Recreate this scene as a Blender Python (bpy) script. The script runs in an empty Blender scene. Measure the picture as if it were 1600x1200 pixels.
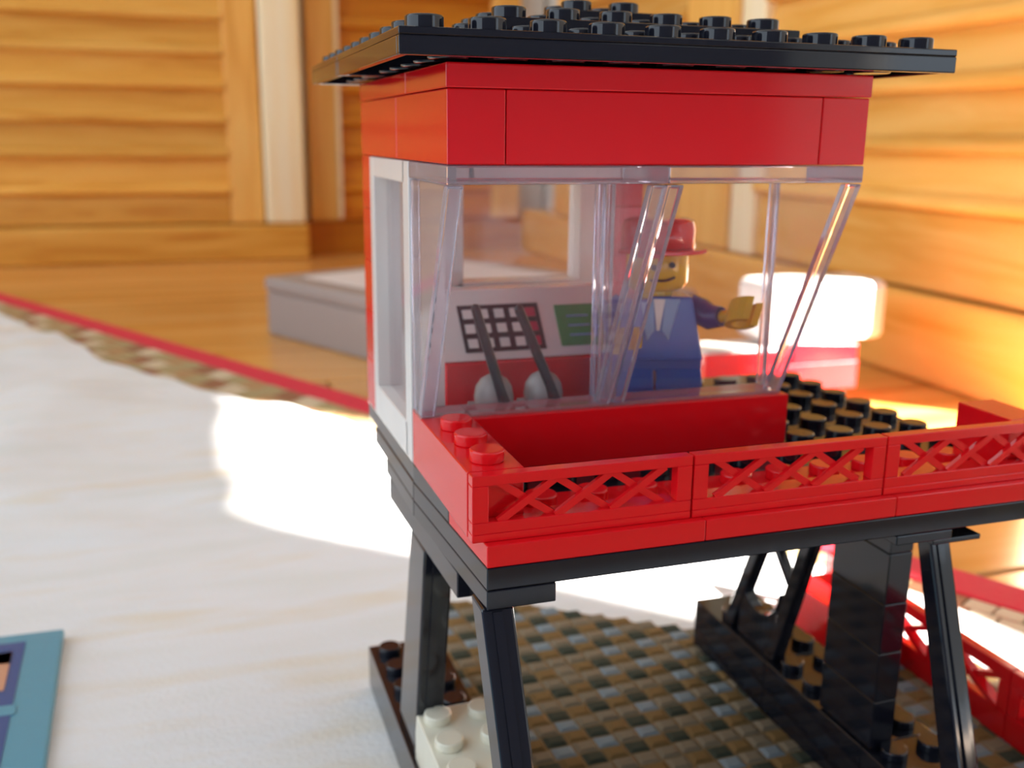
import bpy, bmesh, math, random
from mathutils import Vector, Matrix
random.seed(7)
S = 0.008                      # one stud pitch in metres; all lengths below are in stud pitches
col = bpy.context.scene.collection
scene = bpy.context.scene

# ------------------------------------------------------------------ camera, world, sun, exposure
def rot(a, b, c):
    return (Matrix.Rotation(a, 3, 'Z') @ Matrix.Rotation(b, 3, 'X') @ Matrix.Rotation(c, 3, 'Y'))
CAM = Vector((-4.17, -14.607, 6.46)); ROT = rot(-.319, -.242, -.01); FPX = 1567.0
cd = bpy.data.cameras.new('camera'); cam = bpy.data.objects.new('camera', cd); col.objects.link(cam)
r_, f_, u_ = ROT.col[0], ROT.col[1], ROT.col[2]
M4 = Matrix(((r_.x, u_.x, -f_.x, CAM.x * S), (r_.y, u_.y, -f_.y, CAM.y * S), (r_.z, u_.z, -f_.z, CAM.z * S), (0, 0, 0, 1)))
cam.matrix_world = M4
cd.sensor_fit = 'HORIZONTAL'; cd.sensor_width = 36; cd.lens = FPX / 1600 * 36
cd.clip_start = 0.005; cd.clip_end = 50
cd.dof.use_dof = True; cd.dof.focus_distance = 15.6 * S; cd.dof.aperture_fstop = 27
scene.camera = cam
scene.view_settings.view_transform = 'Standard'; scene.view_settings.look = 'None'
scene.view_settings.exposure = 0.2; scene.view_settings.gamma = 1.0
scene.view_settings.use_curve_mapping = False
world = bpy.data.worlds.new('daylight'); scene.world = world; world.use_nodes = True
bg = world.node_tree.nodes['Background']
bg.inputs[0].default_value = (0.76, 0.88, 1.0, 1); bg.inputs[1].default_value = 1.9
SUN_E = math.radians(28)
sd = bpy.data.lights.new('sun', 'SUN'); sd.energy = 70; sd.angle = math.radians(0.8); sd.color = (1.0, 0.93, 0.84)
sun = bpy.data.objects.new('sun', sd); col.objects.link(sun)
sdir = Vector((-math.cos(SUN_E) / math.sqrt(2), math.cos(SUN_E) / math.sqrt(2), -math.sin(SUN_E)))
sun.rotation_euler = sdir.to_track_quat('-Z', 'Y').to_euler()
sun.location = (1.5, -1.5, 1.2)

# ------------------------------------------------------------------ materials
def nt(name):
    m = bpy.data.materials.new(name); m.use_nodes = True
    t = m.node_tree; return m, t, t.nodes['Principled BSDF'], t.nodes['Material Output']
def plastic(name, c, rough=.13, spec=.5, coat=0, trans=0):
    m, t, b, o = nt(name)
    b.inputs['Base Color'].default_value = (*c, 1); b.inputs['Roughness'].default_value = rough
    b.inputs['Specular IOR Level'].default_value = spec; b.inputs['IOR'].default_value = 1.54
    b.inputs['Coat Weight'].default_value = coat
    n = t.nodes.new('ShaderNodeTexNoise'); n.inputs['Scale'].default_value = 3.0
    n.inputs['Detail'].default_value = 3
    g = t.nodes.new('ShaderNodeNewGeometry'); mp = t.nodes.new('ShaderNodeVectorMath'); mp.operation = 'SCALE'
    mp.inputs['Scale'].default_value = 1 / S
    t.links.new(g.outputs['Position'], mp.inputs[0]); t.links.new(mp.outputs[0], n.inputs['Vector'])
    mr = t.nodes.new('ShaderNodeMapRange'); mr.inputs[3].default_value = rough * .8; mr.inputs[4].default_value = rough * 1.3
    t.links.new(n.outputs['Fac'], mr.inputs[0]); t.links.new(mr.outputs[0], b.inputs['Roughness'])
    return m
def ramp(t, stops):
    r = t.nodes.new('ShaderNodeValToRGB'); e = r.color_ramp.elements
    while len(e) < len(stops): e.new(.5)
    for k, (p, c) in enumerate(stops): e[k].position = p; e[k].color = (*c, 1)
    return r
def poscoord(t, sc=(1, 1, 1), loc=(0, 0, 0), rz=0):
    g = t.nodes.new('ShaderNodeNewGeometry'); m = t.nodes.new('ShaderNodeMapping'); m.vector_type = 'POINT'
    m.inputs['Scale'].default_value = [s / S for s in sc]; m.inputs['Location'].default_value = loc
    m.inputs['Rotation'].default_value = (0, 0, rz)
    t.links.new(g.outputs['Position'], m.inputs[0]); return m
def wood(name, sc, a, b_, c_, rough=.33, seed=0.0, gloss=.5):
    m, t, b, o = nt(name)
    mp = poscoord(t, sc, (seed, seed * 2, 0))
    oi = t.nodes.new('ShaderNodeObjectInfo'); ad = t.nodes.new('ShaderNodeVectorMath'); ad.operation = 'ADD'
    sc_ = t.nodes.new('ShaderNodeMath'); sc_.operation = 'MULTIPLY'; sc_.inputs[1].default_value = 37.0
    t.links.new(oi.outputs['Random'], sc_.inputs[0]); t.links.new(mp.outputs[0], ad.inputs[0]); t.links.new(sc_.outputs[0], ad.inputs[1])
    n = t.nodes.new('ShaderNodeTexNoise'); n.inputs['Scale'].default_value = 1; n.inputs['Detail'].default_value = 5
    n.inputs['Distortion'].default_value = 1.2
    t.links.new(ad.outputs[0], n.inputs['Vector'])
    r = ramp(t, [(.3, c_), (.45, b_), (.65, a)]); t.links.new(n.outputs['Fac'], r.inputs[0])
    hs = t.nodes.new('ShaderNodeHueSaturation'); mr = t.nodes.new('ShaderNodeMapRange')
    mr.inputs[3].default_value = .88; mr.inputs[4].default_value = 1.12
    t.links.new(oi.outputs['Random'], mr.inputs[0]); t.links.new(mr.outputs[0], hs.inputs['Value'])
    t.links.new(r.outputs[0], hs.inputs['Color']); t.links.new(hs.outputs[0], b.inputs['Base Color'])
    b.inputs['Roughness'].default_value = rough; b.inputs['Specular IOR Level'].default_value = gloss
    return m
RED = plastic('red_abs', (.80, .008, .014), .10)
BLACK = plastic('black_abs', (.009, .010, .017), .07)
WHITE = plastic('white_abs', (.78, .74, .70), .15)
GREY = plastic('light_grey_abs', (.42, .41, .38), .18)
YEL = plastic('yellow_abs', (.80, .50, .02), .15)
BLUE = plastic('blue_abs', (.012, .10, .50), .15)
NAVY = plastic('dark_blue_abs', (.015, .03, .22), .15)
LBLUE = plastic('pale_blue_print', (.25, .42, .70), .3)
INK = plastic('black_print', (.012, .010, .012), .3)
GREEN = plastic('green_print', (.03, .30, .08), .3)
PINKP = plastic('red_print', (.50, .02, .06), .3)
CREAM = plastic('ivory_abs', (.80, .76, .62), .2)
def glass(name, milky, thick=False):
    m, t, b, o = nt(name); t.nodes.remove(b)
    tr = t.nodes.new('ShaderNodeBsdfTransparent'); tr.inputs[0].default_value = (.99, .985, .99, 1)
    gl = t.nodes.new('ShaderNodeBsdfGlossy'); gl.inputs['Roughness'].default_value = .04
    df = t.nodes.new('ShaderNodeBsdfDiffuse'); df.inputs[0].default_value = (.86, .82, .90, 1)
    lw = t.nodes.new('ShaderNodeLayerWeight'); lw.inputs['Blend'].default_value = .5
    pw = t.nodes.new('ShaderNodeMath'); pw.operation = 'POWER'; pw.inputs[1].default_value = 4.5
    fr = t.nodes.new('ShaderNodeMath'); fr.operation = 'MULTIPLY_ADD'; fr.inputs[1].default_value = .75; fr.inputs[2].default_value = .025
    t.links.new(lw.outputs['Facing'], pw.inputs[0]); t.links.new(pw.outputs[0], fr.inputs[0])
    n = t.nodes.new('ShaderNodeTexNoise'); n.inputs['Scale'].default_value = 1.2; n.inputs['Detail'].default_value = 4
    mp = poscoord(t); t.links.new(mp.outputs[0], n.inputs['Vector'])
    mr = t.nodes.new('ShaderNodeMapRange'); mr.inputs[3].default_value = milky * .7; mr.inputs[4].default_value = milky * 1.4
    t.links.new(n.outputs['Fac'], mr.inputs[0])
    m1 = t.nodes.new('ShaderNodeMixShader'); m2 = t.nodes.new('ShaderNodeMixShader')
    base = tr
    if thick:
        gs = t.nodes.new('ShaderNodeBsdfGlass'); gs.inputs['IOR'].default_value = 1.45; gs.inputs['Roughness'].default_value = .05
        gs.inputs[0].default_value = (.95, .93, .97, 1)
        base = gs
    t.links.new(mr.outputs[0], m1.inputs[0]); t.links.new(base.outputs[0], m1.inputs[1]); t.links.new(df.outputs[0], m1.inputs[2])
    t.links.new(fr.outputs[0], m2.inputs[0]); t.links.new(m1.outputs[0], m2.inputs[1]); t.links.new(gl.outputs[0], m2.inputs[2])
    t.links.new((m1 if thick else m2).outputs[0], o.inputs[0])
    return m
PANE = glass('clear_plastic_pane', .035)
EDGE = glass('clear_plastic_edge', .17, True)  # whitish diffuse mixed in for the bright light these edges refract
PINE = wood('honey_pine', (.05, .4, .5), (.93, .50, .10), (.86, .42, .065), (.70, .28, .03))
PINE_V = wood('honey_pine_upright', (.5, .5, .04), (.92, .52, .13), (.86, .44, .09), (.74, .33, .05))
PINE_LIT = wood('lit_pine_upright', (.5, .5, .04), (.98, .86, .60), (.97, .82, .52), (.93, .72, .40))  # upright pine lightened to paint in the bright light on these posts
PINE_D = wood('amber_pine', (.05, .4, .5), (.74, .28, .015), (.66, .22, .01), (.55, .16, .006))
PINE_Y = wood('honey_pine_side', (.4, .05, .5), (.86, .48, .13), (.80, .41, .09), (.72, .34, .055), rough=.24)
PLANK = wood('pine_floorboard', (.03, .3, .3), (.78, .41, .13), (.70, .33, .08), (.58, .24, .045), rough=.22)
WALLM = plastic('painted_wall', (.75, .70, .62), .7)
TYRE = plastic('tyre_rubber', (.02, .02, .02), .7)
WALLD = plastic('dim_wall', (.12, .11, .13), .7)
GREYCARD = plastic('grey_card', (.36, .29, .26), .6)
GREYLIT = plastic('sunlit_grey_card', (.80, .76, .76), .5)  # sunlight on the box top put into the colour

def cloth_mat():
    m, t, b, o = nt('white_cotton'); b.inputs['Roughness'].default_value = .85
    mp = poscoord(t, (.12, .5, 1), rz=.25); n = t.nodes.new('ShaderNodeTexNoise'); n.inputs['Scale'].default_value = 1.0; n.inputs['Detail'].default_value = 3
    t.links.new(mp.outputs[0], n.inputs['Vector'])
    r = ramp(t, [(.35, (.78, .80, .80)), (.55, (.82, .84, .87)), (.7, (.80, .76, .68))]); t.links.new(n.outputs['Fac'], r.inputs[0])
    t.links.new(r.outputs[0], b.inputs['Base Color'])
    n2 = t.nodes.new('ShaderNodeTexNoise'); n2.inputs['Scale'].default_value = 6; mp2 = poscoord(t); t.links.new(mp2.outputs[0], n2.inputs['Vector'])
    bp = t.nodes.new('ShaderNodeBump'); bp.inputs['Strength'].default_value = .3; bp.inputs['Distance'].default_value = .0006
    t.links.new(n2.outputs['Fac'], bp.inputs['Height']); t.links.new(bp.outputs[0], b.inputs['Normal'])
    return m
CLOTH = cloth_mat()
def weave_mat(name, cols):
    m, t, b, o = nt(name); b.inputs['Roughness'].default_value = .8
    at = t.nodes.new('ShaderNodeAttribute'); at.attribute_name = 'tuft'
    r = ramp(t, cols); r.color_ramp.interpolation = 'CONSTANT'
    t.links.new(at.outputs['Fac'], r.inputs[0])
    t.links.new(r.outputs[0], b.inputs['Base Color'])
    return m
WEAVE = weave_mat('woven_straw', [(0, (.21, .12, .035)), (.25, (.23, .18, .115)), (.5, (.035, .045, .028)), (.75, (.22, .27, .30))])
RUGW = weave_mat('rug_weave', [(0, (.50, .30, .14)), (.25, (.46, .36, .18)), (.5, (.36, .16, .08)), (.75, (.70, .58, .40))])
RUGRED = plastic('rug_red_binding', (.72, .03, .06), .8)
BOOKB = plastic('teal_card', (.10, .34, .48), .35)
BOOKD = plastic('deep_blue_print', (.035, .10, .30), .35)
BOOKO = plastic('peach_print', (.62, .33, .22), .4)
BOOKK = plastic('dark_brown_print', (.06, .025, .02), .4)

# ------------------------------------------------------------------ geometry helpers
class MB:
    def __init__(s): s.v = []; s.f = []; s.t = []
    def add(s, vs, fs, tag=0.0):
        n = len(s.v); s.v += [tuple(v) for v in vs]; s.f += [tuple(i + n for i in f) for f in fs]; s.t += [tag] * len(fs); return s
    def box(s, x0, x1, y0, y1, z0, z1, tag=0.0):
        vs = [(x, y, z) for z in (z0, z1) for x, y in ((x0, y0), (x1, y0), (x1, y1), (x0, y1))]
        return s.add(vs, [(3, 2, 1, 0), (4, 5, 6, 7), (0, 1, 5, 4), (1, 2, 6, 5), (2, 3, 7, 6), (3, 0, 4, 7)], tag)
    def hexa(s, bot, top):
        return s.add(list(bot) + list(top), [(3, 2, 1, 0), (4, 5, 6, 7), (0, 1, 5, 4), (1, 2, 6, 5), (2, 3, 7, 6), (3, 0, 4, 7)])
    def prism(s, pts, axis, a, b):      # polygon pts in the other two axes, extruded along axis a..b
        n = len(pts)
        def P(p, w):
            if axis == 'x': return (w, p[0], p[1])
            if axis == 'y': return (p[0], w, p[1])
            return (p[0], p[1], w)
        vs = [P(p, a) for p in pts] + [P(p, b) for p in pts]
        return s.add(vs, [tuple(range(n)), tuple(range(2 * n - 1, n - 1, -1))] + [(i + n, (i + 1) % n + n, (i + 1) % n, i) for i in range(n)])
    def cyl(s, cx, cy, z0, z1, r, n=20, r1=None, axis='z'):
        r1 = r if r1 is None else r1; vs = []
        for z, rr in ((z0, r), (z1, r1)):
            for k in range(n):
                a = 2 * math.pi * k / n; p, q = cx + rr * math.cos(a), cy + rr * math.sin(a)
                vs.append((p, q, z) if axis == 'z' else ((z, p, q) if axis == 'x' else (p, z, q)))
        return s.add(vs, [tuple(range(n - 1, -1, -1)), tuple(range(n, 2 * n))] + [(i, (i + 1) % n, (i + 1) % n + n, i + n) for i in range(n)])
    def lathe(s, cx, cy, prof, n=24):
        vs = []
        for r, z in prof:
            for k in range(n):
                a = 2 * math.pi * k / n; vs.append((cx + r * math.cos(a), cy + r * math.sin(a), z))
        fs = [tuple(range(n - 1, -1, -1)), tuple(range((len(prof) - 1) * n, len(prof) * n))]
        for j in range(len(prof) - 1):
            for i in range(n): fs.append((j * n + i, j * n + (i + 1) % n, (j + 1) * n + (i + 1) % n, (j + 1) * n + i))
        return s.add(vs, fs)
    def bar(s, p, q, w, h, up=(0, 0, 1)):
        p, q = Vector(p), Vector(q); d = (q - p).normalized(); a = d.cross(Vector(up))
        if a.length < 1e-4: a = d.cross(Vector((1, 0, 0)))
        a.normalize(); b = d.cross(a).normalized()
        def ring(c): return [c + a * w / 2 + b * h / 2, c - a * w / 2 + b * h / 2, c - a * w / 2 - b * h / 2, c + a * w / 2 - b * h / 2]
        return s.hexa(ring(p), ring(q))
    def tube(s, pts, rad, n=10):
        pts = [Vector(p) for p in pts]; vs = []
        for i, p in enumerate(pts):
            d = (pts[min(i + 1, len(pts) - 1)] - pts[max(i - 1, 0)]).normalized()
            a = d.cross(Vector((0.13, 0.2, 1))).normalized(); b = d.cross(a).normalized(); rr = rad[i] if isinstance(rad, (list, tuple)) else rad
            for k in range(n):
                w = 2 * math.pi * k / n; vs.append(p + a * rr * math.cos(w) + b * rr * math.sin(w))
        m = len(pts)
        fs = [tuple(range(n - 1, -1, -1)), tuple(range((m - 1) * n, m * n))]
        for j in range(m - 1):
            for i in range(n): fs.append((j * n + i, j * n + (i + 1) % n, (j + 1) * n + (i + 1) % n, (j + 1) * n + i))
        return s.add(vs, fs)
    def studs(s, xs, ys, z, r=.30, h=.21, n=20):
        for x in xs:
            for y in ys: s.cyl(x, y, z - .01, z + h, r, n)
        return s

ABS = {}
def finish(name, mb, mat, parent=None, bevel=0, smooth=False, label=None, origin=None):
    zs = [v[2] for v in mb.v]; xs = [v[0] for v in mb.v]; ys = [v[1] for v in mb.v]
    c = Vector(origin) if origin else Vector(((min(xs) + max(xs)) / 2, (min(ys) + max(ys)) / 2, min(zs)))
    me = bpy.data.meshes.new(name)
    me.from_pydata([((v[0] - c.x) * S, (v[1] - c.y) * S, (v[2] - c.z) * S) for v in mb.v], [], mb.f)
    bm = bmesh.new(); bm.from_mesh(me)
    if len(mb.f) < 20000: bmesh.ops.recalc_face_normals(bm, faces=bm.faces)
    bm.to_mesh(me); bm.free()
    me.materials.append(mat)
    o = bpy.data.objects.new(name, me); col.objects.link(o); ABS[o.name] = c
    if parent is not None:
        o.parent = parent; o.location = (c - ABS[parent.name]) * S
    else: o.location = c * S
    if smooth:
        me.polygons.foreach_set('use_smooth', [True] * len(me.polygons)); me.set_sharp_from_angle(angle=math.radians(40))
    if bevel:
        b = o.modifiers.new('bevel', 'BEVEL'); b.width = bevel * S; b.segments = 2; b.limit_method = 'ANGLE'; b.angle_limit = math.radians(50); b.harden_normals = False
    if label: o['label'] = label
    return o
def root(name, loc, label, cat, group=None):
    o = bpy.data.objects.new(name, None); col.objects.link(o); c = Vector(loc); ABS[o.name] = c; o.location = c * S
    o.empty_display_size = .01; o['label'] = label; o['category'] = cat
    if group: o['group'] = group
    return o
def tag(o, label, cat, group=None, kind=None):
    o['label'] = label
    if cat: o['category'] = cat
    if group: o['group'] = group
    if kind: o['kind'] = kind
    return o
def struct(o, label=None):
    o['kind'] = 'structure'
    if label: o['label'] = label
    return o
def sroot(name, loc, label):
    o = bpy.data.objects.new(name, None); col.objects.link(o); ABS[o.name] = Vector(loc); o.location = Vector(loc) * S
    o.empty_display_size = .01; o['kind'] = 'structure'; o['label'] = label; return o

# ------------------------------------------------------------------ the room
ZF = -8.75                    # floor level
floor = sroot('floor', (0, 50, ZF), 'glossy honey pine floorboards')
def shared(name, me, parent, absloc):
    o = bpy.data.objects.new(name, me); col.objects.link(o); o.parent = parent; ABS[o.name] = Vector(absloc)
    o.location = (Vector(absloc) - ABS[parent.name]) * S; return o
p0 = None
for k in range(24):
    y0 = -60 + k * 12.0; y1 = y0 + 11.85
    joint = -60 + (k * 83) % 150
    for a, b in ((-140, joint), (joint + .15, 130)):
        finish('floorboard', MB().box(a, b, y0, y1, ZF - 2, ZF), PLANK, floor, bevel=.12)
struct(finish('subfloor', MB().box(-141, 131, -61, 230, ZF - 2.6, ZF - 2.05), PINE_D, floor))
YB = 115.0
wall_back = struct(finish('wall_back', MB().box(-140, 44, YB + 4, YB + 8, ZF, 120), WALLM), 'wall behind the louvred cupboard doors')
XR = 41.5
wall_right = struct(finish('wall_right', MB().box(XR + 3, XR + 7, 27.6, YB + 8, ZF, 120), WALLM), 'wall behind the side cupboard doors')

def louvre_door(name, label, axis, a, b, z0, z1, sl, sr, edges, matS, matStL, matStR, base, rail_bottom):
    # axis 'x': lies in a plane y=base facing -Y ; axis 'y': plane x=base facing -X
    sgn = 1
    r = sroot(name, ((a + b) / 2, base, z0) if axis == 'x' else (base, (a + b) / 2, z0), label)
    def bx(u0, u1, d0, d1, w0, w1, nm, mat, bev=.25):
        m = MB()
        if axis == 'x': m.box(u0, u1, base + d0, base + d1, w0, w1)
        else: m.box(base + d0, base + d1, u0, u1, w0, w1)
        return finish(nm, m, mat, r, bevel=bev)
    bx(a, a + sl, -.6, 2.6, z0, z1, 'stile', matStL)
    bx(b - sr, b, -.6, 2.6, z0, z1, 'stile', matStR)
    bx(a + sl, b - sr, -.1, 2.4, z0, rail_bottom, 'rail', matS)
    bx(a + sl, b - sr, 2.3, 2.6, rail_bottom, z1, 'backing', matS, 0)
    for w0, w1 in edges:
        # a slat: thick lip at the bottom edge standing proud, leaning back to its top
        arc = [(-.25 + .52 * math.cos(t_), w0 + .55 + .52 * math.sin(t_)) for t_ in [math.radians(a_) for a_ in (268, 240, 210, 180, 155, 130, 105)]]
        prof = arc + [(.02, w0 + 1.25), (.35, w1 + .3), (1.2, w1 + .3), (.3, w0 + .03)]
        m = MB()
        if axis == 'x': m.prism([(base + p, q) for p, q in prof], 'x', a + sl, b - sr)
        else: m.prism([(base + p, q) for p, q in prof], 'y', a + sl, b - sr)
        finish('slat', m, matS, r, smooth=True)
    return r
def ladder(z0, step, n): return [(z0 + i * step, z0 + (i + 1) * step) for i in range(n)]
EB = [(-.8, 3.5), (3.5, 7.5), (7.5, 11.5), (11.5, 15.3), (15.3, 19.3)] + ladder(19.3, 4.0, 18)
louvre_door('door_1', 'left honey pine louvred cupboard door with wide slats', 'x', -60, 6.0, -4.3, 92, 6, 4.0, EB, PINE, PINE_V, PINE_V, YB, -.8)
struct(finish('trim_1', MB().box(6.2, 11.0, YB - 1.6, YB + 3, -4.3, 120), PINE_LIT, bevel=.4), 'upright pine post coloured bright as if lit, between the two back cupboard doors')
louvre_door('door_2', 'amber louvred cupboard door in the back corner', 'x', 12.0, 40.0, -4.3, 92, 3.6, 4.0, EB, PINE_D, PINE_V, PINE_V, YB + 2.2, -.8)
struct(finish('highlight_strip', MB().box(15.5, 15.95, YB + .9, YB + 2.2, -4.0, 92), PINE_LIT, bevel=.1), 'thin strip painted as an edge highlight beside the corner door slats')  # bright edge highlight of the stile, painted as a strip
struct(finish('door_3', MB().box(-140, -60.3, YB - .4, YB + 2, -4.3, 92), PINE, bevel=.3), 'plain pine cupboard door at the far left')
struct(finish('baseboard_back', MB().box(-140, 11.2, YB - 1.8, YB + 4, ZF, -4.45), PINE, bevel=.35), 'pine plinth under the back cupboard doors')
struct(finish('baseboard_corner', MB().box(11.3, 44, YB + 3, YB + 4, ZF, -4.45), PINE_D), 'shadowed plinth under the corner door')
ER = [(2.1, 5.6), (5.6, 9.4), (9.4, 13.1)] + ladder(13.1, 3.8, 20)
louvre_door('door_4', 'golden louvred cupboard door on the right with glossy slats', 'y', 27.5, 62.6, -3.0, 92, 1.2, 3.6, ER, PINE_Y, PINE_V, PINE_LIT, XR, 2.1)
louvre_door('door_5', 'louvred cupboard door on the right nearest the corner', 'y', 63.2, 106, -3.0, 92, 9, 5, ER, PINE_Y, PINE_V, PINE_V, XR, 2.1)
struct(finish('baseboard_right', MB().box(XR - .9, XR + 3, 27.5, YB + 3, ZF, -3.15), PINE_Y, bevel=.4), 'pine plinth under the right cupboard doors')

# unseen blocker wall added so its openings shape the sun patches (right, behind the photographer)
XW = 122.0
def hz(gx): return ZF + (XW - gx) * math.sqrt(2) * math.tan(SUN_E)
# openings placed for light: floor patch by the cupboards, cloth patch, sky reflection on the right leg
OPENINGS = [(hz(41.4), hz(13.0), 57.0 - XW, 96.0 - XW), (hz(18.8), hz(-5.6), 19.2 - XW, 42.5 - XW), (16.0, 52.0, -152.0, -96.0)]
mw = MB()
cy_ = sorted({-330, 330} | {w[2] for w in OPENINGS} | {w[3] for w in OPENINGS}); cz_ = sorted({ZF, 330} | {w[0] for w in OPENINGS} | {w[1] for w in OPENINGS})
for a, b in zip(cy_, cy_[1:]):
    for lo, hi in zip(cz_, cz_[1:]):
        if not any(w[2] < (a + b) / 2 < w[3] and w[0] < (lo + hi) / 2 < w[1] for w in OPENINGS): mw.box(XW, XW + 4, a, b, lo, hi)
struct(finish('sun_blocker_wall', mw, WALLM), 'unseen blocker wall added to shape the sun patches')
for k, (lo, hi, ya, yb_w) in enumerate(OPENINGS):  # frames for the openings made up to shape the light
    wf = MB()
    for a, b, l, h in ((ya - 1.2, ya, lo - .1, hi + .1), (yb_w, yb_w + 1.2, lo - .1, hi + .1), (ya, yb_w, lo - .1, lo), (ya, yb_w, hi, hi + .1)):
        wf.box(XW - .8, XW, a, b, l, h)
    struct(finish('window_%d' % (k + 1), wf, WHITE), 'white frame around an added opening in the unseen blocker wall')

struct(finish('wall_front', MB().box(-200, XW, -185, -180, ZF, 260), WALLD), 'dim painted wall behind the photographer')
struct(finish('ceiling', MB().box(-200, XW + 4, -180, 235, 260, 264), WALLM), 'plain painted ceiling')
# ------------------------------------------------------------------ rug, cloth, mat
def ydir(p, q, x): return p[1] + (q[1] - p[1]) * (x - p[0]) / (q[0] - p[0])
RL0, RL1 = Vector((-20.6, 90.5)), Vector((22.5, 10.6))       # outer edge line of the rug
rd = (RL1 - RL0).normalized(); rn = Vector((rd.y, -rd.x))    # rn points to the camera side
if rn.y > 0: rn = -rn
def rp(u, v): return RL0 + rd * u + rn * v
rug = root('rug', (5, 20, ZF), 'brown patterned woven rug with a red bound edge lying on the pine floor', 'rug')
zr = ZF + .12
def rquad(u0, u1, v0, v1, z0, z1):
    c = [rp(u0, v0), rp(u1, v0), rp(u1, v1), rp(u0, v1)]
    return [(p.x, p.y, z0) for p in c], [(p.x, p.y, z1) for p in c]
finish('rug_backing', MB().hexa(*rquad(-60, 130, 1.9, 92, ZF + .01, zr)), plastic('rug_ground', (.34, .22, .12), .9), rug)
finish('red_border', MB().hexa(*rquad(-60, 130, 0, 1.9, ZF + .01, zr + .12)), RUGRED, rug, bevel=.06, label='red bound edge')
mb = MB(); rnd = random.Random(3)
for i in range(150):
    for j in range(9):
        u = -20 + i * .95 + (.3 if j % 2 else 0); v = 2.0 + j * .78
        mb.hexa(*rquad(u, u + .85, v, v + .7, zr - .01, zr + .05 + .03 * rnd.random()))
        k = (i // 2 + (j // 2) * 3) % 5
        t_ = [.05, .3, .55, .8, .3][k]
        mb.t[-6:] = [t_] * 6
o = finish('woven_pattern', mb, RUGW, rug); o['kind'] = 'stuff'
def settuft(o, mb):
    a = o.data.attributes.new('tuft', 'FLOAT', 'FACE'); a.data.foreach_set('value', mb.t)
settuft(o, mb)

def ipl(tab, x):
    if x <= tab[0][0]: return tab[0][1]
    for (a, b), (c, d) in zip(tab, tab[1:]):
        if x <= c: return b + (d - b) * (x - a) / (c - a)
    return tab[-1][1]
EDGEC = [(-70, 186), (-45, 132), (-30, 100), (-19, 78.5), (-12, 61.5), (-6, 50.2), (-2, 44.5), (2.4, 38.6), (8, 29.5), (14, 18.5), (19.4, 9.0), (21.2, 5), (26, -4), (30, -14)]
from mathutils import noise
mb = MB(); NX, NY = 170, 130; vs = []
for i in range(NX + 1):
    x = -60 + 88 * i / NX; yb = ipl(EDGEC, x) + .5 * math.sin(x * .8) + .3 * math.sin(x * 2.1)
    for j in range(NY + 1):
        y = -16 + (yb + 16) * j / NY
        d = max(0.0, -x - 1.0); far = max(0.0, y - 13)
        amp = min(.55, .05 * d) + min(.35, .03 * far) * (1 if far > 8 else far / 8)
        w = noise.noise(Vector((x * .07 + y * .03, y * .16 - x * .05, 3.3))) + .45 * noise.noise(Vector((x * .2, y * .33, 1.7)))
        near = 1 if j < NY else 0
        vs.append((x, y, ZF + .34 + max(-.05, amp * (w + .15)) * (near if near else .4)))
fs = [(i * (NY + 1) + j, (i + 1) * (NY + 1) + j, (i + 1) * (NY + 1) + j + 1, i * (NY + 1) + j + 1) for i in range(NX) for j in range(NY)]
mb.add(vs, fs)
cl = finish('cloth', mb, CLOTH, smooth=True)
m_ = cl.modifiers.new('thick', 'SOLIDIFY'); m_.thickness = .05 * S; m_.offset = -1
tag(cl, 'white cotton cloth spread over the rug under the toy crane, softly wrinkled', 'cloth')

# woven mat under the crane: strips of weave as small pillows
mat_root = root('woven_mat', (8, 4, ZF + .345), 'brown and green woven mat lying on the white cloth between the crane legs', 'mat')
zt = ZF + .37
MP = [(3.3, 14.8), (5.9, 13.7), (9.6, 10.9), (12.5, 9.6), (17.2, 6.4), (17.0, -14), (1.0, -14), (1.0, 10.3), (2.0, 11.0)]
def inside(x, y):
    c = False
    for (ax, ay), (bx, by) in zip(MP, MP[1:] + MP[:1]):
        if (ay > y) != (by > y) and x < (bx - ax) * (y - ay) / (by - ay) + ax: c = not c
    return c
finish('mat_base', MB().prism(MP, 'z', ZF + .345, zt), plastic('straw_ground', (.22, .14, .06), .9), mat_root)
mb = MB(); rnd = random.Random(5)
ca, sa = math.cos(.10), math.sin(.10)
for i in range(-8, 46):
    for j in range(-40, 48):
        u, v = i * .60, j * .50
        x = u * ca - v * sa + 1; y = u * sa + v * ca
        if not inside(x, y): continue
        h = .05 + .03 * rnd.random(); a = .285; b = .235
        c4 = [(x - a, y - b), (x + a, y - b), (x + a, y + b), (x - a, y + b)]
        c5 = [(x - a * .6, y - b * .6), (x + a * .6, y - b * .6), (x + a * .6, y + b * .6), (x - a * .6, y + b * .6)]
        mb.hexa([(p, q, zt - .005) for p, q in c4], [(p, q, zt + h) for p, q in c5])
        if j % 2 == 0: t_ = .55 if (i + (j // 2)) % 2 == 0 else .05
        else: t_ = .3 if (i + j // 2) % 2 == 0 else (.8 if rnd.random() < .75 else .3)
        if (j // 2) % 5 == 4 and t_ > .5 and rnd.random() < .6: t_ = .3
        mb.t[-6:] = [t_] * 6
o = finish('weave', mb, WEAVE, mat_root); o['kind'] = 'stuff'; settuft(o, mb)

# ------------------------------------------------------------------ the toy crane
ZG = -8.36
G = 'red and black toy crane'
crane = root('toy_crane', (6, 5, ZG), 'red and black toy brick crane cabin on tall black legs with clear slanted windows', 'toy crane')
BV = .022
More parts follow.
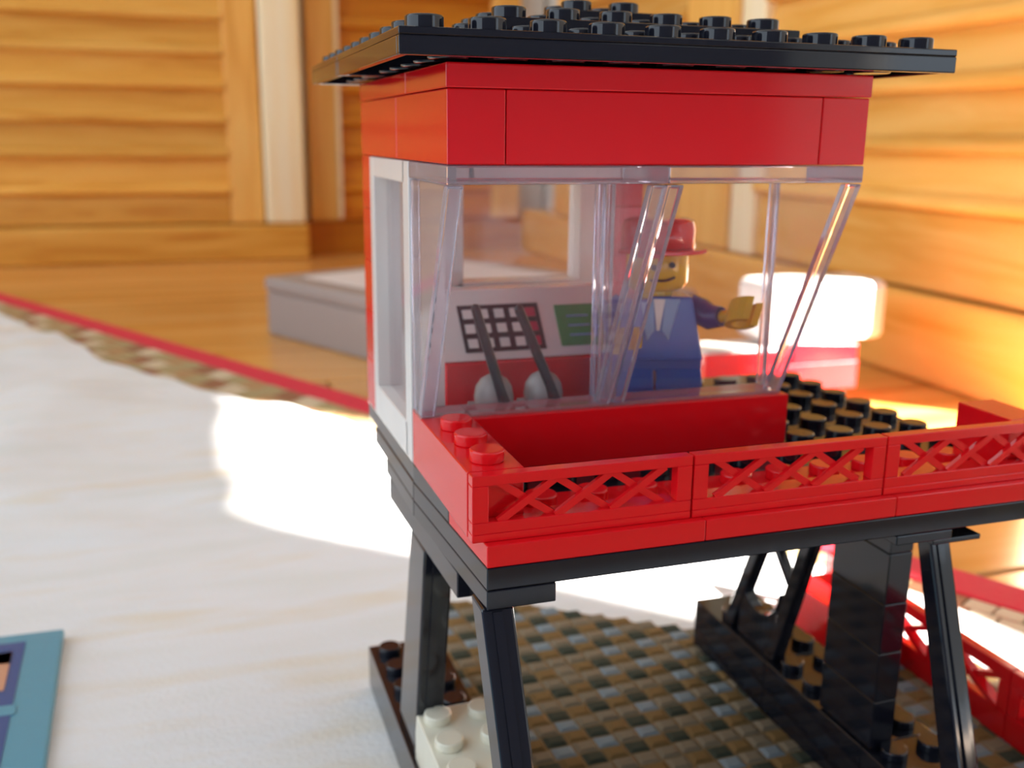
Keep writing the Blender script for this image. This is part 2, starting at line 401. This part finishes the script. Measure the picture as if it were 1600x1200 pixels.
# roof: two hollow black plates with studs
def roof_plate(x0, x1, y0, y1, z):
    m = MB(); m.box(x0, x1, y0, y1, z + .28, z + .4)
    t = .17
    m.box(x0, x1, y0, y0 + t, z, z + .28); m.box(x0, x1, y1 - t, y1, z, z + .28)
    m.box(x0, x0 + t, y0 + t, y1 - t, z, z + .28); m.box(x1 - t, x1, y0 + t, y1 - t, z, z + .28)
    ro = finish('roof_plate', m, BLACK, crane, bevel=BV)
    s_ = MB().studs([x0 + .5 + i for i in range(int(round(x1 - x0)))], [y0 + .5 + j for j in range(int(round(y1 - y0)))], z + .4)
    for i in range(1, int(round(x1 - x0))):
        for j in range(1, int(round(y1 - y0))): s_.cyl(x0 + i, y0 + j, z + .02, z + .29, .34, 14)
    finish('stud_rows', s_, BLACK, ro, bevel=.03, smooth=True)
    return ro
YR = .58
roof_plate(-.95, 9.05, YR, YR + 5.99, 7.62); roof_plate(-.95, 9.05, YR + 6.01, YR + 10, 7.62)
def small_plate(x0, y0, n, m_, z):
    ro = finish('roof_plate', MB().box(x0, x0 + n, y0, y0 + m_, z, z + .38), BLACK, crane, bevel=BV, label='smaller black plate on top of the roof')
    finish('stud_rows', MB().studs([x0 + .5 + i for i in range(n)], [y0 + .5 + j for j in range(m_)], z + .38), BLACK, ro, bevel=.03, smooth=True)
small_plate(.95, 2.3, 6, 1, 8.03); small_plate(2.95, 4.2, 2, 2, 8.43); small_plate(.95, 3.3, 6, 2, 8.02)
YC = 1.48
def brick(x0, x1, y0, y1, z0, z1, mat=RED, nm='brick', studs=None, label=None, g=.008, n=20):
    m = MB().box(x0 + g, x1 - g, y0 + g, y1 - g, z0 + g, z1 - g * .3)
    o = finish(nm, m, mat, crane, bevel=BV)
    if studs:
        sm = MB(); sm.studs(studs[0], studs[1], z1, n=n)
        finish('stud_rows', sm, mat, o, bevel=.03, smooth=True)
    return o
# red plates on top of the header
brick(-.02, 8.02, YC - .03, YC + 3, 7.2, 7.6, nm='red_plate')
brick(-.02, 8.02, YC + 3, YC + 8, 7.2, 7.6, nm='red_plate')
# header bricks
brick(1, 7, YC, YC + 1, 6, 7.2); brick(0, 1, YC, YC + 4, 6, 7.2); brick(0, 1, YC + 4, YC + 8, 6, 7.2)
brick(7, 8, YC, YC + 4, 6, 7.2); brick(7, 8, YC + 4, YC + 8, 6, 7.2); brick(1, 7, YC + 7, YC + 8, 6, 7.2)
# rear wall
YW = YC + 7
for z in range(5): brick(0, 1.45, YW, YW + 1, z * 1.2, z * 1.2 + 1.2)
for z in range(5): brick(5.85, 6.85, YW, YW + 1, z * 1.2, z * 1.2 + 1.2)
for z in range(2): brick(1.45, 5.85, YW, YW + 1, z * 1.2, z * 1.2 + 1.2, WHITE)
brick(1.45, 5.85, YW, YW + 1, 2.4, 2.62, WHITE)
def window_frame(axis, a, b, d0, d1, z0, z1, t, tb, label, bev=False):
    m = MB()
    def bx(u0, u1, w0, w1):
        if axis == 'x': m.box(u0, u1, d0, d1, w0, w1)
        else: m.box(d0, d1, u0, u1, w0, w1)
    bx(a, a + t * 1.25, z0, z1); bx(b - t, b, z0, z1); bx(a + t, b - t, z0, z0 + tb); bx(a + t, b - t, z1 - t, z1)
    f = finish('window_frame', m, WHITE, crane, bevel=BV, label=label)
    p = MB(); dm = (d0 + d1) / 2
    if axis == 'x': p.box(a + t, b - t, dm - .05, dm + .05, z0 + tb, z1 - t)
    else: p.box(dm - .05, dm + .05, a + t, b - t, z0 + tb, z1 - t)
    finish('pane', p, PANE, f)
window_frame('x', 1.46, 5.84, YW + .1, YW + .9, 2.63, 5.99, .62, .4, 'white window frame in the rear wall')
window_frame('y', 4.42, 8.46, .0, .7, 0.01, 5.99, .42, .75, 'white window frame in the left side wall')

# the two clear inverted windscreens
def windscreen(x0, x1):
    yb, yt, yk = 3.62, YC, YC + 3 - .08    # foot front, head front, back
    r = finish('windscreen_head', MB().box(x0, x1, yt, yk, 5.68, 5.99), EDGE, crane, bevel=.03, label='clear plastic top flange of the slanted windscreen')
    w = .13
    yw_top = yt + .02
    m = MB(); m.prism([(yt + .02, 5.66), (yt + .14, 5.66), (yb + .14, 1.2), (yb + .02, 1.2)], 'x', x0 + .3, x1 - .3)
    finish('pane', m, PANE, r)
    for xa in (x0 + .02, x1 - .02 - .08):
        m = MB(); m.prism([(yt + .3, 5.66), (yk - .26, 5.66), (yk - .26, 1.18), (yb + .3, 1.18)], 'x', xa, xa + .08)
        finish('side_pane', m, PANE, r)
    for xa in (x0 + .01, x1 - .29):
        m = MB(); m.prism([(yt, 5.66), (yt + .28, 5.66), (yb + .28, 1.17), (yb, 1.17)], 'x', xa, xa + .28)
        finish('corner_pillar', m, EDGE, r, bevel=.03)
        xr = xa + (.12 if x0 < 2 and xa > 2 or x0 > 2 and xa > 6 else .02); m = MB(); m.box(xr, xr + .15, yk - .24, yk, 1.17, 5.66)
        finish('rear_pillar', m, EDGE, r, bevel=.03)
    finish('foot', MB().box(x0 + .01, x1 - .01, yb, yk, 1.08, 1.17), EDGE, r, bevel=.03)
windscreen(0.0, 3.99); windscreen(4.01, 8.0)

# deck: red rail plates, fence panels, side bricks, beam, black floor
XD = [0, 4, 8, 12]
YF = -.10
DX = .22                      # the deck sits a little to the right of the cabin above it
def xl(y): return .01 + max(0.0, DX * (4.4 - y) / 4.5)
def side_plate(x1, y0, y1, z0, z1, mat=BLACK, nm='deck_plate', studs=None):
    g = .006; m = MB(); p = [(xl(y0), y0 + g), (x1 - g, y0 + g), (x1 - g, y1 - g), (xl(y1), y1 - g)]
    m.prism(p, 'z', z0 + g, z1 - g * .3)
    o = finish(nm, m, mat, crane, bevel=BV)
    if studs: finish('stud_rows', MB().studs(studs[0], studs[1], z1), mat, o, bevel=.03, smooth=True)
    return o
for a, b in zip(XD, XD[1:]):
    if a == 0: side_plate(b + DX, YF, 2, -.4, 0, RED, 'red_plate', ([a + DX + i + .5 for i in range(4)], [1.5]))
    else: brick(a + DX, b + DX, YF, 2, -.4, 0, nm='red_plate', studs=([a + DX + i + .5 for i in range(4)], [1.5]))
    m = MB(); y0, y1 = .06, .30; zb_, zt_ = .002, 1.15
    m.box(a + .02, b - .02, y0, 1.0, zb_, zb_ + .14)
    m.box(a + .02, b - .02, y0, y1, zt_ - .18, zt_); m.box(a + .02, b - .02, y0, y1, zb_ + .14, zb_ + .34)
    m.box(a + .02, a + .30, y0, y1, zb_ + .34, zt_ - .18); m.box(b - .30, b - .02, y0, y1, zb_ + .34, zt_ - .18)
    n = 3; w = 3.4 / n
    f = finish('fence_frame', m, RED, crane, bevel=.015)
    for i in range(n):
        u0 = a + .48 + i; u1 = u0 + 1.0; m2 = MB()
        m2.bar((u0, y0 + .07, zb_ + .32), (u1, y0 + .07, zt_ - .16), .125, .085, (0, 1, 0)); m2.bar((u0, y0 + .14, zt_ - .16), (u1, y0 + .14, zb_ + .32), .125, .085, (0, 1, 0))
        finish('lattice_cross', m2, RED, f)
brick(0, 1, .32, 4.38, 0, 1.15, studs=([.5], [.85, 1.85, 2.85]))
brick(1.0, 8.1, 3.45, 4.38, 0, 1.12)
brick(11.1, 12, .32, 1.8, 0, 1.15)
brick(1, 5, 4.40, 5.4, 0, .78)
side_plate(12, 2, 4.4, -.4, 0, studs=([1.5 + i for i in range(11)], [2.5]))
brick(0.02, 5, 4.4, 9.5, -.4, 0, BLACK, 'deck_plate')
o = brick(5, 12, 6.3, 9.5, -.4, 0, BLACK, 'deck_plate', label='black studded deck plate')
sm = MB().studs([8.5, 9.5, 10.5, 11.5], [3.5, 4.5, 5.5, 6.5, 7.5, 8.5], 0); finish('stud_rows', sm, BLACK, o, bevel=.03, smooth=True)
brick(8, 12, 4.4, 6.3, -.4, 0, BLACK, 'deck_plate')
side_plate(12, YF, 4.4, -.8, -.4); side_plate(12, 4.4, 8.6, -.8, -.4)
side_plate(1.45, YF, 4.4, -1.15, -.8, nm='support_plate'); side_plate(1.45, 4.4, 7.3, -1.15, -.8, nm='support_plate')
brick(8.3, 9.6, YF, 6.9, -1.0, -.8, BLACK, 'support_plate')
brick(9.6, 12, .6, 6.9, -1.1, -.8, BLACK, 'support_plate')
brick(9.2, 10.35, YF + .05, 6.0, -1.12, -1.0, BLACK, 'support_plate')
side_plate(1.2, 1.5, 6.95, -1.66, -1.15, nm='support_plate')

# legs: A frames of black plastic standing on long base bricks
def leg(xt, xb, w, yt0, yt1, yb0, yb1, zt_, zb_, nm='leg'):
    m = MB(); g = .10
    m.hexa([(xb, yb0, zb_), (xb + w, yb0, zb_), (xb + w, yb1, zb_), (xb, yb1, zb_)], [(xt, yt0, zt_), (xt + w, yt0, zt_), (xt + w, yt1, zt_), (xt, yt1, zt_)])
    l = finish(nm, m, BLACK, crane, bevel=.05)
    # raised rib along the outer face
    m = MB(); c0 = .32 * w; c1 = .62 * w
    m.hexa([(xb + c0, yb0 - .05, zb_ + .05), (xb + c1, yb0 - .05, zb_ + .05), (xb + c1, yb0 + .02, zb_ + .05), (xb + c0, yb0 + .02, zb_ + .05)],
           [(xt + c0, yt0 - .05, zt_ - .05), (xt + c1, yt0 - .05, zt_ - .05), (xt + c1, yt0 + .02, zt_ - .05), (xt + c0, yt0 + .02, zt_ - .05)])
    finish('rib', m, BLACK, l)
ZB1, ZB2 = -7.2, -6.9
leg(.16, .36, .56, -.02, .66, -2.3, -1.5, -1.15, ZB1)
leg(.06, .10, .62, 3.7, 4.95, 5.1, 6.75, -1.64, ZB1)
leg(9.80, 9.95, .50, .80, 1.2, -1.05, -.4, -1.1, ZB2)
leg(9.85, 9.85, .36, 3.95, 4.35, 5.85, 6.3, -.97, ZB2)
leg(9.85, 9.85, .36, 5.5, 5.9, 7.95, 8.4, -.97, ZB2)
# rounded web between the two rear right legs
m = MB(); N = 12
for k in range(N):
    a0 = math.pi * k / N; a1 = math.pi * (k + 1) / N; yc, zc = 6.75, -4.95
    def P(a, r): return (yc + r * math.cos(a), zc - r * math.sin(a))
    q = [P(a0, .9), (P(a0, .9)[0], -6.88), (P(a1, .9)[0], -6.88), P(a1, .9)]
    m.prism(q, 'x', 9.88, 10.2)
m.bar((10.02, 6.5, -3.5), (10.02, 5.5, -4.5), .2, .25, (1, 0, 0))
finish('leg_web', m, BLACK, crane, bevel=.02)
# broad upright column
for z in range(5):
    z1 = -.97 - z * 1.18; m = MB().box(9.80, 10.4, 1.8, 3.7, z1 - 1.17, z1); finish('brick', m, BLACK, crane, bevel=BV)
# base bricks
def base(x0, x1, ys, z0, z1):
    for a, b in zip(ys, ys[1:]):
        brick(x0, x1, a, b, z0, z1, BLACK, 'base_brick', studs=([x0 + .5, x0 + 1.5], [a + .5 + i for i in range(int(b - a))]))
base(0, 2, [-3, 4.4, 10.4], ZG, ZB1)
base(9.72, 11.72, [-3, 2, 6, 9.8], ZG, ZB2)

# control console with printed slope
con = MB().prism([(7.5, 1.62), (6.25, 1.62), (7.0, 3.1), (7.5, 3.1)], 'x', 1.15, 5.1)
console = finish('console', con, WHITE, crane, bevel=BV, label='white sloping control console')
brick(1.15, 5.1, 6.1, 7.5, 0, 1.6)
def onslope(x, s, off=0):   # s 0 bottom .. 1 top of the slope
    n_ = Vector((0, -1.68, .85)).normalized(); p = Vector((x, 6.15 + .85 * s, 1.42 + 1.68 * s)) + n_ * off
    return (p.x, p.y, p.z)
def decal(nm, x0, x1, s0_, s1_, mat, off, skew=0, par=None, lab=None):
    b = [onslope(x0 + skew * (1 - s0_), s0_, off), onslope(x1 + skew * (1 - s0_), s0_, off), onslope(x1 + skew * (1 - s1_), s1_, off), onslope(x0 + skew * (1 - s1_), s1_, off)]
    t = [onslope(x0 + skew * (1 - s0_), s0_, off + .025), onslope(x1 + skew * (1 - s0_), s0_, off + .025), onslope(x1 + skew * (1 - s1_), s1_, off + .025), onslope(x0 + skew * (1 - s1_), s1_, off + .025)]
    return MB().hexa(b, t) if par is None else finish(nm, MB().hexa(b, t), mat, par, label=lab)
decal('button_panel', 1.55, 3.45, .22, .80, INK, 0, .15, console, 'black printed grid of buttons')
bw, br = MB(), MB()
for i in range(5):
    for j in range(3):
        xx = 1.64 + i * .37; ss = .27 + j * .18
        d = decal('', xx, xx + .22, ss, ss + .11, None, .03, .15)
        (br if i == 4 else bw).add(d.v, d.f)
finish('white_buttons', bw, WHITE, console, label='white printed buttons'); finish('red_buttons', br, PINKP, console, label='red printed buttons')
decal('green_screen', 3.85, 4.85, .24, .76, GREEN, 0, .12, console, 'green printed screen')
for i in range(3): decal('screen_line', 4.1, 4.62, .36 + .12 * i, .38 + .12 * i, LBLUE, .03, .12, console)
# two levers
for bx_, tip in ((1.45, (1.43, 4.75, 3.05)), (2.55, (2.36, 4.75, 3.0))):
    m = MB(); m.box(bx_ - .05, bx_ + .85, 4.42, 5.25, .80, .98)
    prof = [(.40, .98), (.42, 1.17), (.38, 1.4), (.28, 1.55), (.14, 1.63), (.02, 1.65)]
    m.lathe(bx_ + .4, 4.83, prof, 18)
    lb = finish('lever_base', m, GREY, crane, smooth=True, label='light grey lever base')
    m = MB().tube([(bx_ + .50, 4.41, 1.12), (bx_ + .42, 4.44, 1.4), tip], [.13, .11, .10], 10); m.lathe(tip[0], tip[1], [(.05, tip[2] - .08), (.11, tip[2]), (.05, tip[2] + .1)], 10)
    finish('lever', m, INK, lb, smooth=True, label='black lever stick')

# ------------------------------------------------------------------ toy figure at the controls
FX, FY, FZ = 5.78, 5.4, -0.385
fig = root('toy_figure', (FX, FY, FZ), 'toy figure in blue overalls and red cap standing behind the clear windscreen', 'figurine')
def F(x, y, z): return (FX + x, FY + y, FZ + z)
def fb(x0, x1, y0, y1, z0, z1): return MB().box(FX + x0, FX + x1, FY + y0, FY + y1, FZ + z0, FZ + z1)
for sx in (-1, 1):
    a, b = (.03, .98) if sx > 0 else (-.98, -.03)
    m = fb(a, b, -.72, .5, 0, .38); m.box(FX + a, FX + b, FY - .42, FY + .5, FZ + .38, FZ + 1.45)
    m.cyl(FY + .05, FZ + 1.45, FX + a, FX + b, .46, 16, axis='x')
    finish('leg', m, BLUE, fig, bevel=.03)
finish('hips', fb(-.98, .98, -.25, .4, 1.75, 2.02), BLUE, fig, bevel=.03)
m = MB().hexa([F(-.97, -.48, 2.03), F(.97, -.48, 2.03), F(.97, .48, 2.03), F(-.97, .48, 2.03)], [F(-.68, -.46, 3.42), F(.68, -.46, 3.42), F(.68, .46, 3.42), F(-.68, .46, 3.42)])
torso = finish('torso', m, BLUE, fig, bevel=.05)
for sx in (-1, 1):
    q = [F(sx * .12, -.50, 3.38), F(sx * .42, -.50, 3.38), F(sx * .22, -.505, 2.5), F(sx * .08, -.505, 2.7)]
    finish('lapel', MB().hexa(q, [(p[0], p[1] + .06, p[2]) for p in q]), LBLUE, torso, label='pale blue printed lapel')
q = [F(-.12, -.495, 3.38), F(.12, -.495, 3.38), F(.03, -.50, 2.7), F(-.03, -.50, 2.7)]
finish('shirt_print', MB().hexa(q, [(p[0], p[1] + .05, p[2]) for p in q]), WHITE, torso)
def arm(pts, hd, pd):
    a = finish('arm', MB().tube([F(*p) for p in pts], [.26, .30, .28, .22], 12), NAVY if pts[0][0] > 0 else BLUE, fig, smooth=True)
    wrist = Vector(F(*pts[-1])); d = Vector(hd).normalized(); n_ = Vector(pd).normalized()
    m = MB().tube([wrist - d * .08, wrist + d * .2], .13, 10)
    c = wrist + d * .48; R_ = .30; N_ = 12; side = d.cross(n_).normalized()
    def ring(ang, r): return c + (-d * math.cos(ang) + side * math.sin(ang)) * r
    for k in range(N_):
        a0 = math.radians(-140 + 280 * k / N_); a1 = math.radians(-140 + 280 * (k + 1) / N_)
        lo = [ring(a0, .2) - n_ * .25, ring(a0, .34) - n_ * .25, ring(a1, .34) - n_ * .25, ring(a1, .2) - n_ * .25]
        m.hexa(lo, [p + n_ * .5 for p in lo])
    finish('hand', m, YEL, a, smooth=False, label='yellow clip hand')
arm([(.66, 0, 3.2), (.92, -.05, 3.05), (1.12, -.25, 2.95), (1.30, -.45, 3.0)], (.6, -.4, .2), (0.3, .4, 1))
arm([(-.66, 0, 3.2), (-.98, -.05, 2.95), (-1.05, -.3, 2.7), (-.9, -.62, 2.62)], (.35, -1, .1), (0, -.2, 1))
neck = finish('neck', MB().cyl(FX, FY, FZ + 3.4, FZ + 3.56, .33, 16), YEL, fig)
head = finish('head', MB().lathe(FX, FY, [(.40, FZ + 3.52), (.56, FZ + 3.58), (.63, FZ + 3.70), (.64, FZ + 4.25), (.60, FZ + 4.42), (.45, FZ + 4.52)], 28), YEL, fig, smooth=True, label='yellow head with a printed face')
for sx in (-.2, .2):
    a_ = math.atan2(sx, .63); m = MB().cyl(FX + sx, FZ + 4.12, FY - .66, FY - .58, .065, 10, axis='y')
    finish('eye', m, INK, head)
pts = [(.655 * math.sin(t_), -.655 * math.cos(t_) , 3.86 - .07 * math.cos(t_ / .42 * math.pi / 2)) for t_ in [(-.42 + .84 * k / 8) for k in range(9)]]
finish('mouth', MB().tube([F(*p) for p in pts], .03, 6), INK, head)
cap = finish('cap', MB().lathe(FX, FY, [(.72, FZ + 4.36), (.76, FZ + 4.42), (.76, FZ + 4.85), (.72, FZ + 5.0), (.60, FZ + 5.06), (.12, FZ + 5.07)], 28), RED, fig, smooth=True, label='red peaked cap')
vp = []
for k in range(13):
    t_ = math.radians(-62 + 124 * k / 12); vp.append((FX + 1.12 * math.sin(t_) * .9, FY - .15 - 1.0 * math.cos(t_)))
vp += [(FX + .66, FY - .3), (FX - .66, FY - .3)]
finish('visor', MB().prism(vp, 'z', FZ + 4.37, FZ + 4.46), RED, cap, bevel=.02)
fig.scale = (1.07, 1.07, 1.02)
fig.rotation_euler = (0, 0, math.radians(-17))

# ------------------------------------------------------------------ loose things on the cloth
wb = MB().box(.1, 1.9, 1.05, 5.0, ZB1 + .0, -6.0)
wbr = finish('toy_brick', wb, CREAM, bevel=.03)
sm = MB().studs([.5, 1.5], [1.5, 2.5, 3.5, 4.5], -6.0, .3, .2); finish('stud_rows', sm, CREAM, wbr, bevel=.03, smooth=True)
tag(wbr, 'ivory studded toy brick resting on the left black base of the crane', 'toy brick')

# red lattice barrier lying along the right side
bar_ = root('lattice_barrier', (15, 3, ZG), 'long red lattice barrier standing on the ground right of the crane legs', 'toy barrier')
XB = 14.9
for k in range(8):
    y0 = -10 + k * 2.6; y1 = y0 + 2.58
    m = MB(); m.box(XB, XB + .3, y0, y1, ZG, ZG + .75); m.box(XB, XB + .3, y0, y1, -6.75, -6.4)
    m.box(XB, XB + .3, y0, y0 + .35, ZG + .75, -6.75); m.box(XB, XB + .3, y1 - .35, y1, ZG + .75, -6.75)
    f = finish('lattice_panel', m, RED, bar_, bevel=.03)
    m = MB(); m.bar((XB + .12, y0 + .3, ZG + .72), (XB + .12, y1 - .3, -6.72), .16, .3, (1, 0, 0)); m.bar((XB + .2, y1 - .3, ZG + .72), (XB + .2, y0 + .3, -6.72), .16, .3, (1, 0, 0))
    finish('lattice_cross', m, RED, f)
finish('base_block', MB().box(13.3, 14.88, 7.0, 10.4, ZG, -6.95), RED, bar_, bevel=.04)

# red toy truck in the sun behind the crane
tr = root('toy_truck', (29, 36, ZF), 'red toy truck with a large white load standing in the sun behind the crane', 'toy truck')
zc = ZF + .55
m = MB().box(23.2, 33.4, 34, 37.5, zc + .35, zc + 2.0); finish('chassis', m, RED, tr, bevel=.06)
m = MB(); m.prism([(29.0, zc + 2.0), (33.4, zc + 2.0), (33.4, zc + 3.0), (29.0, zc + 3.3)], 'y', 34.1, 37.4); cab = finish('cab', m, RED, tr, bevel=.06)
finish('cab_window', MB().box(33.38, 33.45, 34.6, 36.9, zc + 2.1, zc + 2.8), PANE, cab)
finish('side_wall', MB().box(23.2, 28.8, 34, 34.3, zc + 2.0, zc + 2.9), RED, tr, bevel=.05)
finish('load', MB().box(27.4, 35.4, 34.3, 38.2, zc + 3.1, zc + 6.7), WHITE, tr, bevel=.5, label='white box load')
finish('load', MB().box(23.6, 28.4, 34.5, 37.2, zc + 2.02, zc + 3.0), WHITE, tr, bevel=.2, label='white crate in the truck bed')
for x in (24.8, 31.6):
    for y in (34.05, 37.1):
        finish('wheel', MB().cyl(x, zc + .15, y + .1, y + .6, .7, 20, axis='y'), TYRE, tr, bevel=.06)

# grey box beside the rug
P = Vector((1.9, 64.8)); u = Vector((.44, -.9)).normalized(); v = Vector((u.y * -1, u.x))
if v.x < 0: v = -v
def q4(a, b, c, d, z): 
    return [((P + u * p + v * r).x, (P + u * p + v * r).y, z) for p, r in ((a, c), (b, c), (b, d), (a, d))]
bx = root('storage_box', ((P + u * 13 + v * 10).x, (P + u * 13 + v * 10).y, ZF), 'flat grey cardboard box on the pine floor behind the rug, left of the crane', 'box')
finish('box_body', MB().hexa(q4(0, 26, 0, 20, ZF + .01), q4(0, 26, 0, 20, ZF + 3.4)), GREYCARD, bx, bevel=.15)
finish('box_lid', MB().hexa(q4(-.15, 26.15, -.15, 20.15, ZF + 3.42), q4(-.15, 26.15, -.15, 20.15, ZF + 4.5)), GREYCARD, bx, bevel=.3)
finish('lid_lit_top', MB().hexa(q4(2, 24, 2, 18, ZF + 4.5), q4(2, 24, 2, 18, ZF + 4.54)), GREYLIT, bx, label='lid top coloured pale as if sunlit')  # paints the box top as sunlit

# blue picture card box in the lower left
bk = root('picture_box', (-14, 9, ZF + .3), 'teal blue printed box with darker blue picture at the lower left', 'box')
zb = ZF + .62
A = Vector((-8.3, 15.9)); e1 = Vector((-.9995, .02)); e2 = Vector((.035, -.9995))
def bq(a, b, c, d, z): return [((A + e1 * p + e2 * r).x, (A + e1 * p + e2 * r).y, z) for p, r in ((a, c), (b, c), (b, d), (a, d))]
body = finish('box_body', MB().hexa(bq(0, 14, 0, 16, ZF + .36), bq(0, 14, 0, 16, zb)), BOOKB, bk, bevel=.06)
zt2 = zb
finish('picture', MB().hexa(bq(1.0, 14, .6, 9.0, zt2), bq(1.0, 14, .6, 9.0, zt2 + .02)), BOOKD, bk, label='deep blue printed picture')
finish('pale_band', MB().hexa(bq(.9, 14, 4.2, 4.7, zt2 + .02), bq(.9, 14, 4.2, 4.7, zt2 + .03)), BOOKB, bk)
for r0 in (1.2, 5.1):
    m = MB()
    for a, b, c, d in ((1.3, 1.75, r0, r0 + 2.2), (1.3, 3.6, r0, r0 + .7), (3.2, 3.6, r0, r0 + 2.2)):
        m.hexa(bq(a, b, c, d, zt2 + .02), bq(a, b, c, d, zt2 + .045))
    finish('printed_shape', m, BOOKO, bk, label='peach printed shape')
finish('printed_bar', MB().hexa(bq(.9, 6, 8.2, 9.3, zt2 + .02), bq(.9, 6, 8.2, 9.3, zt2 + .04)), BOOKK, bk, label='dark brown printed bar')
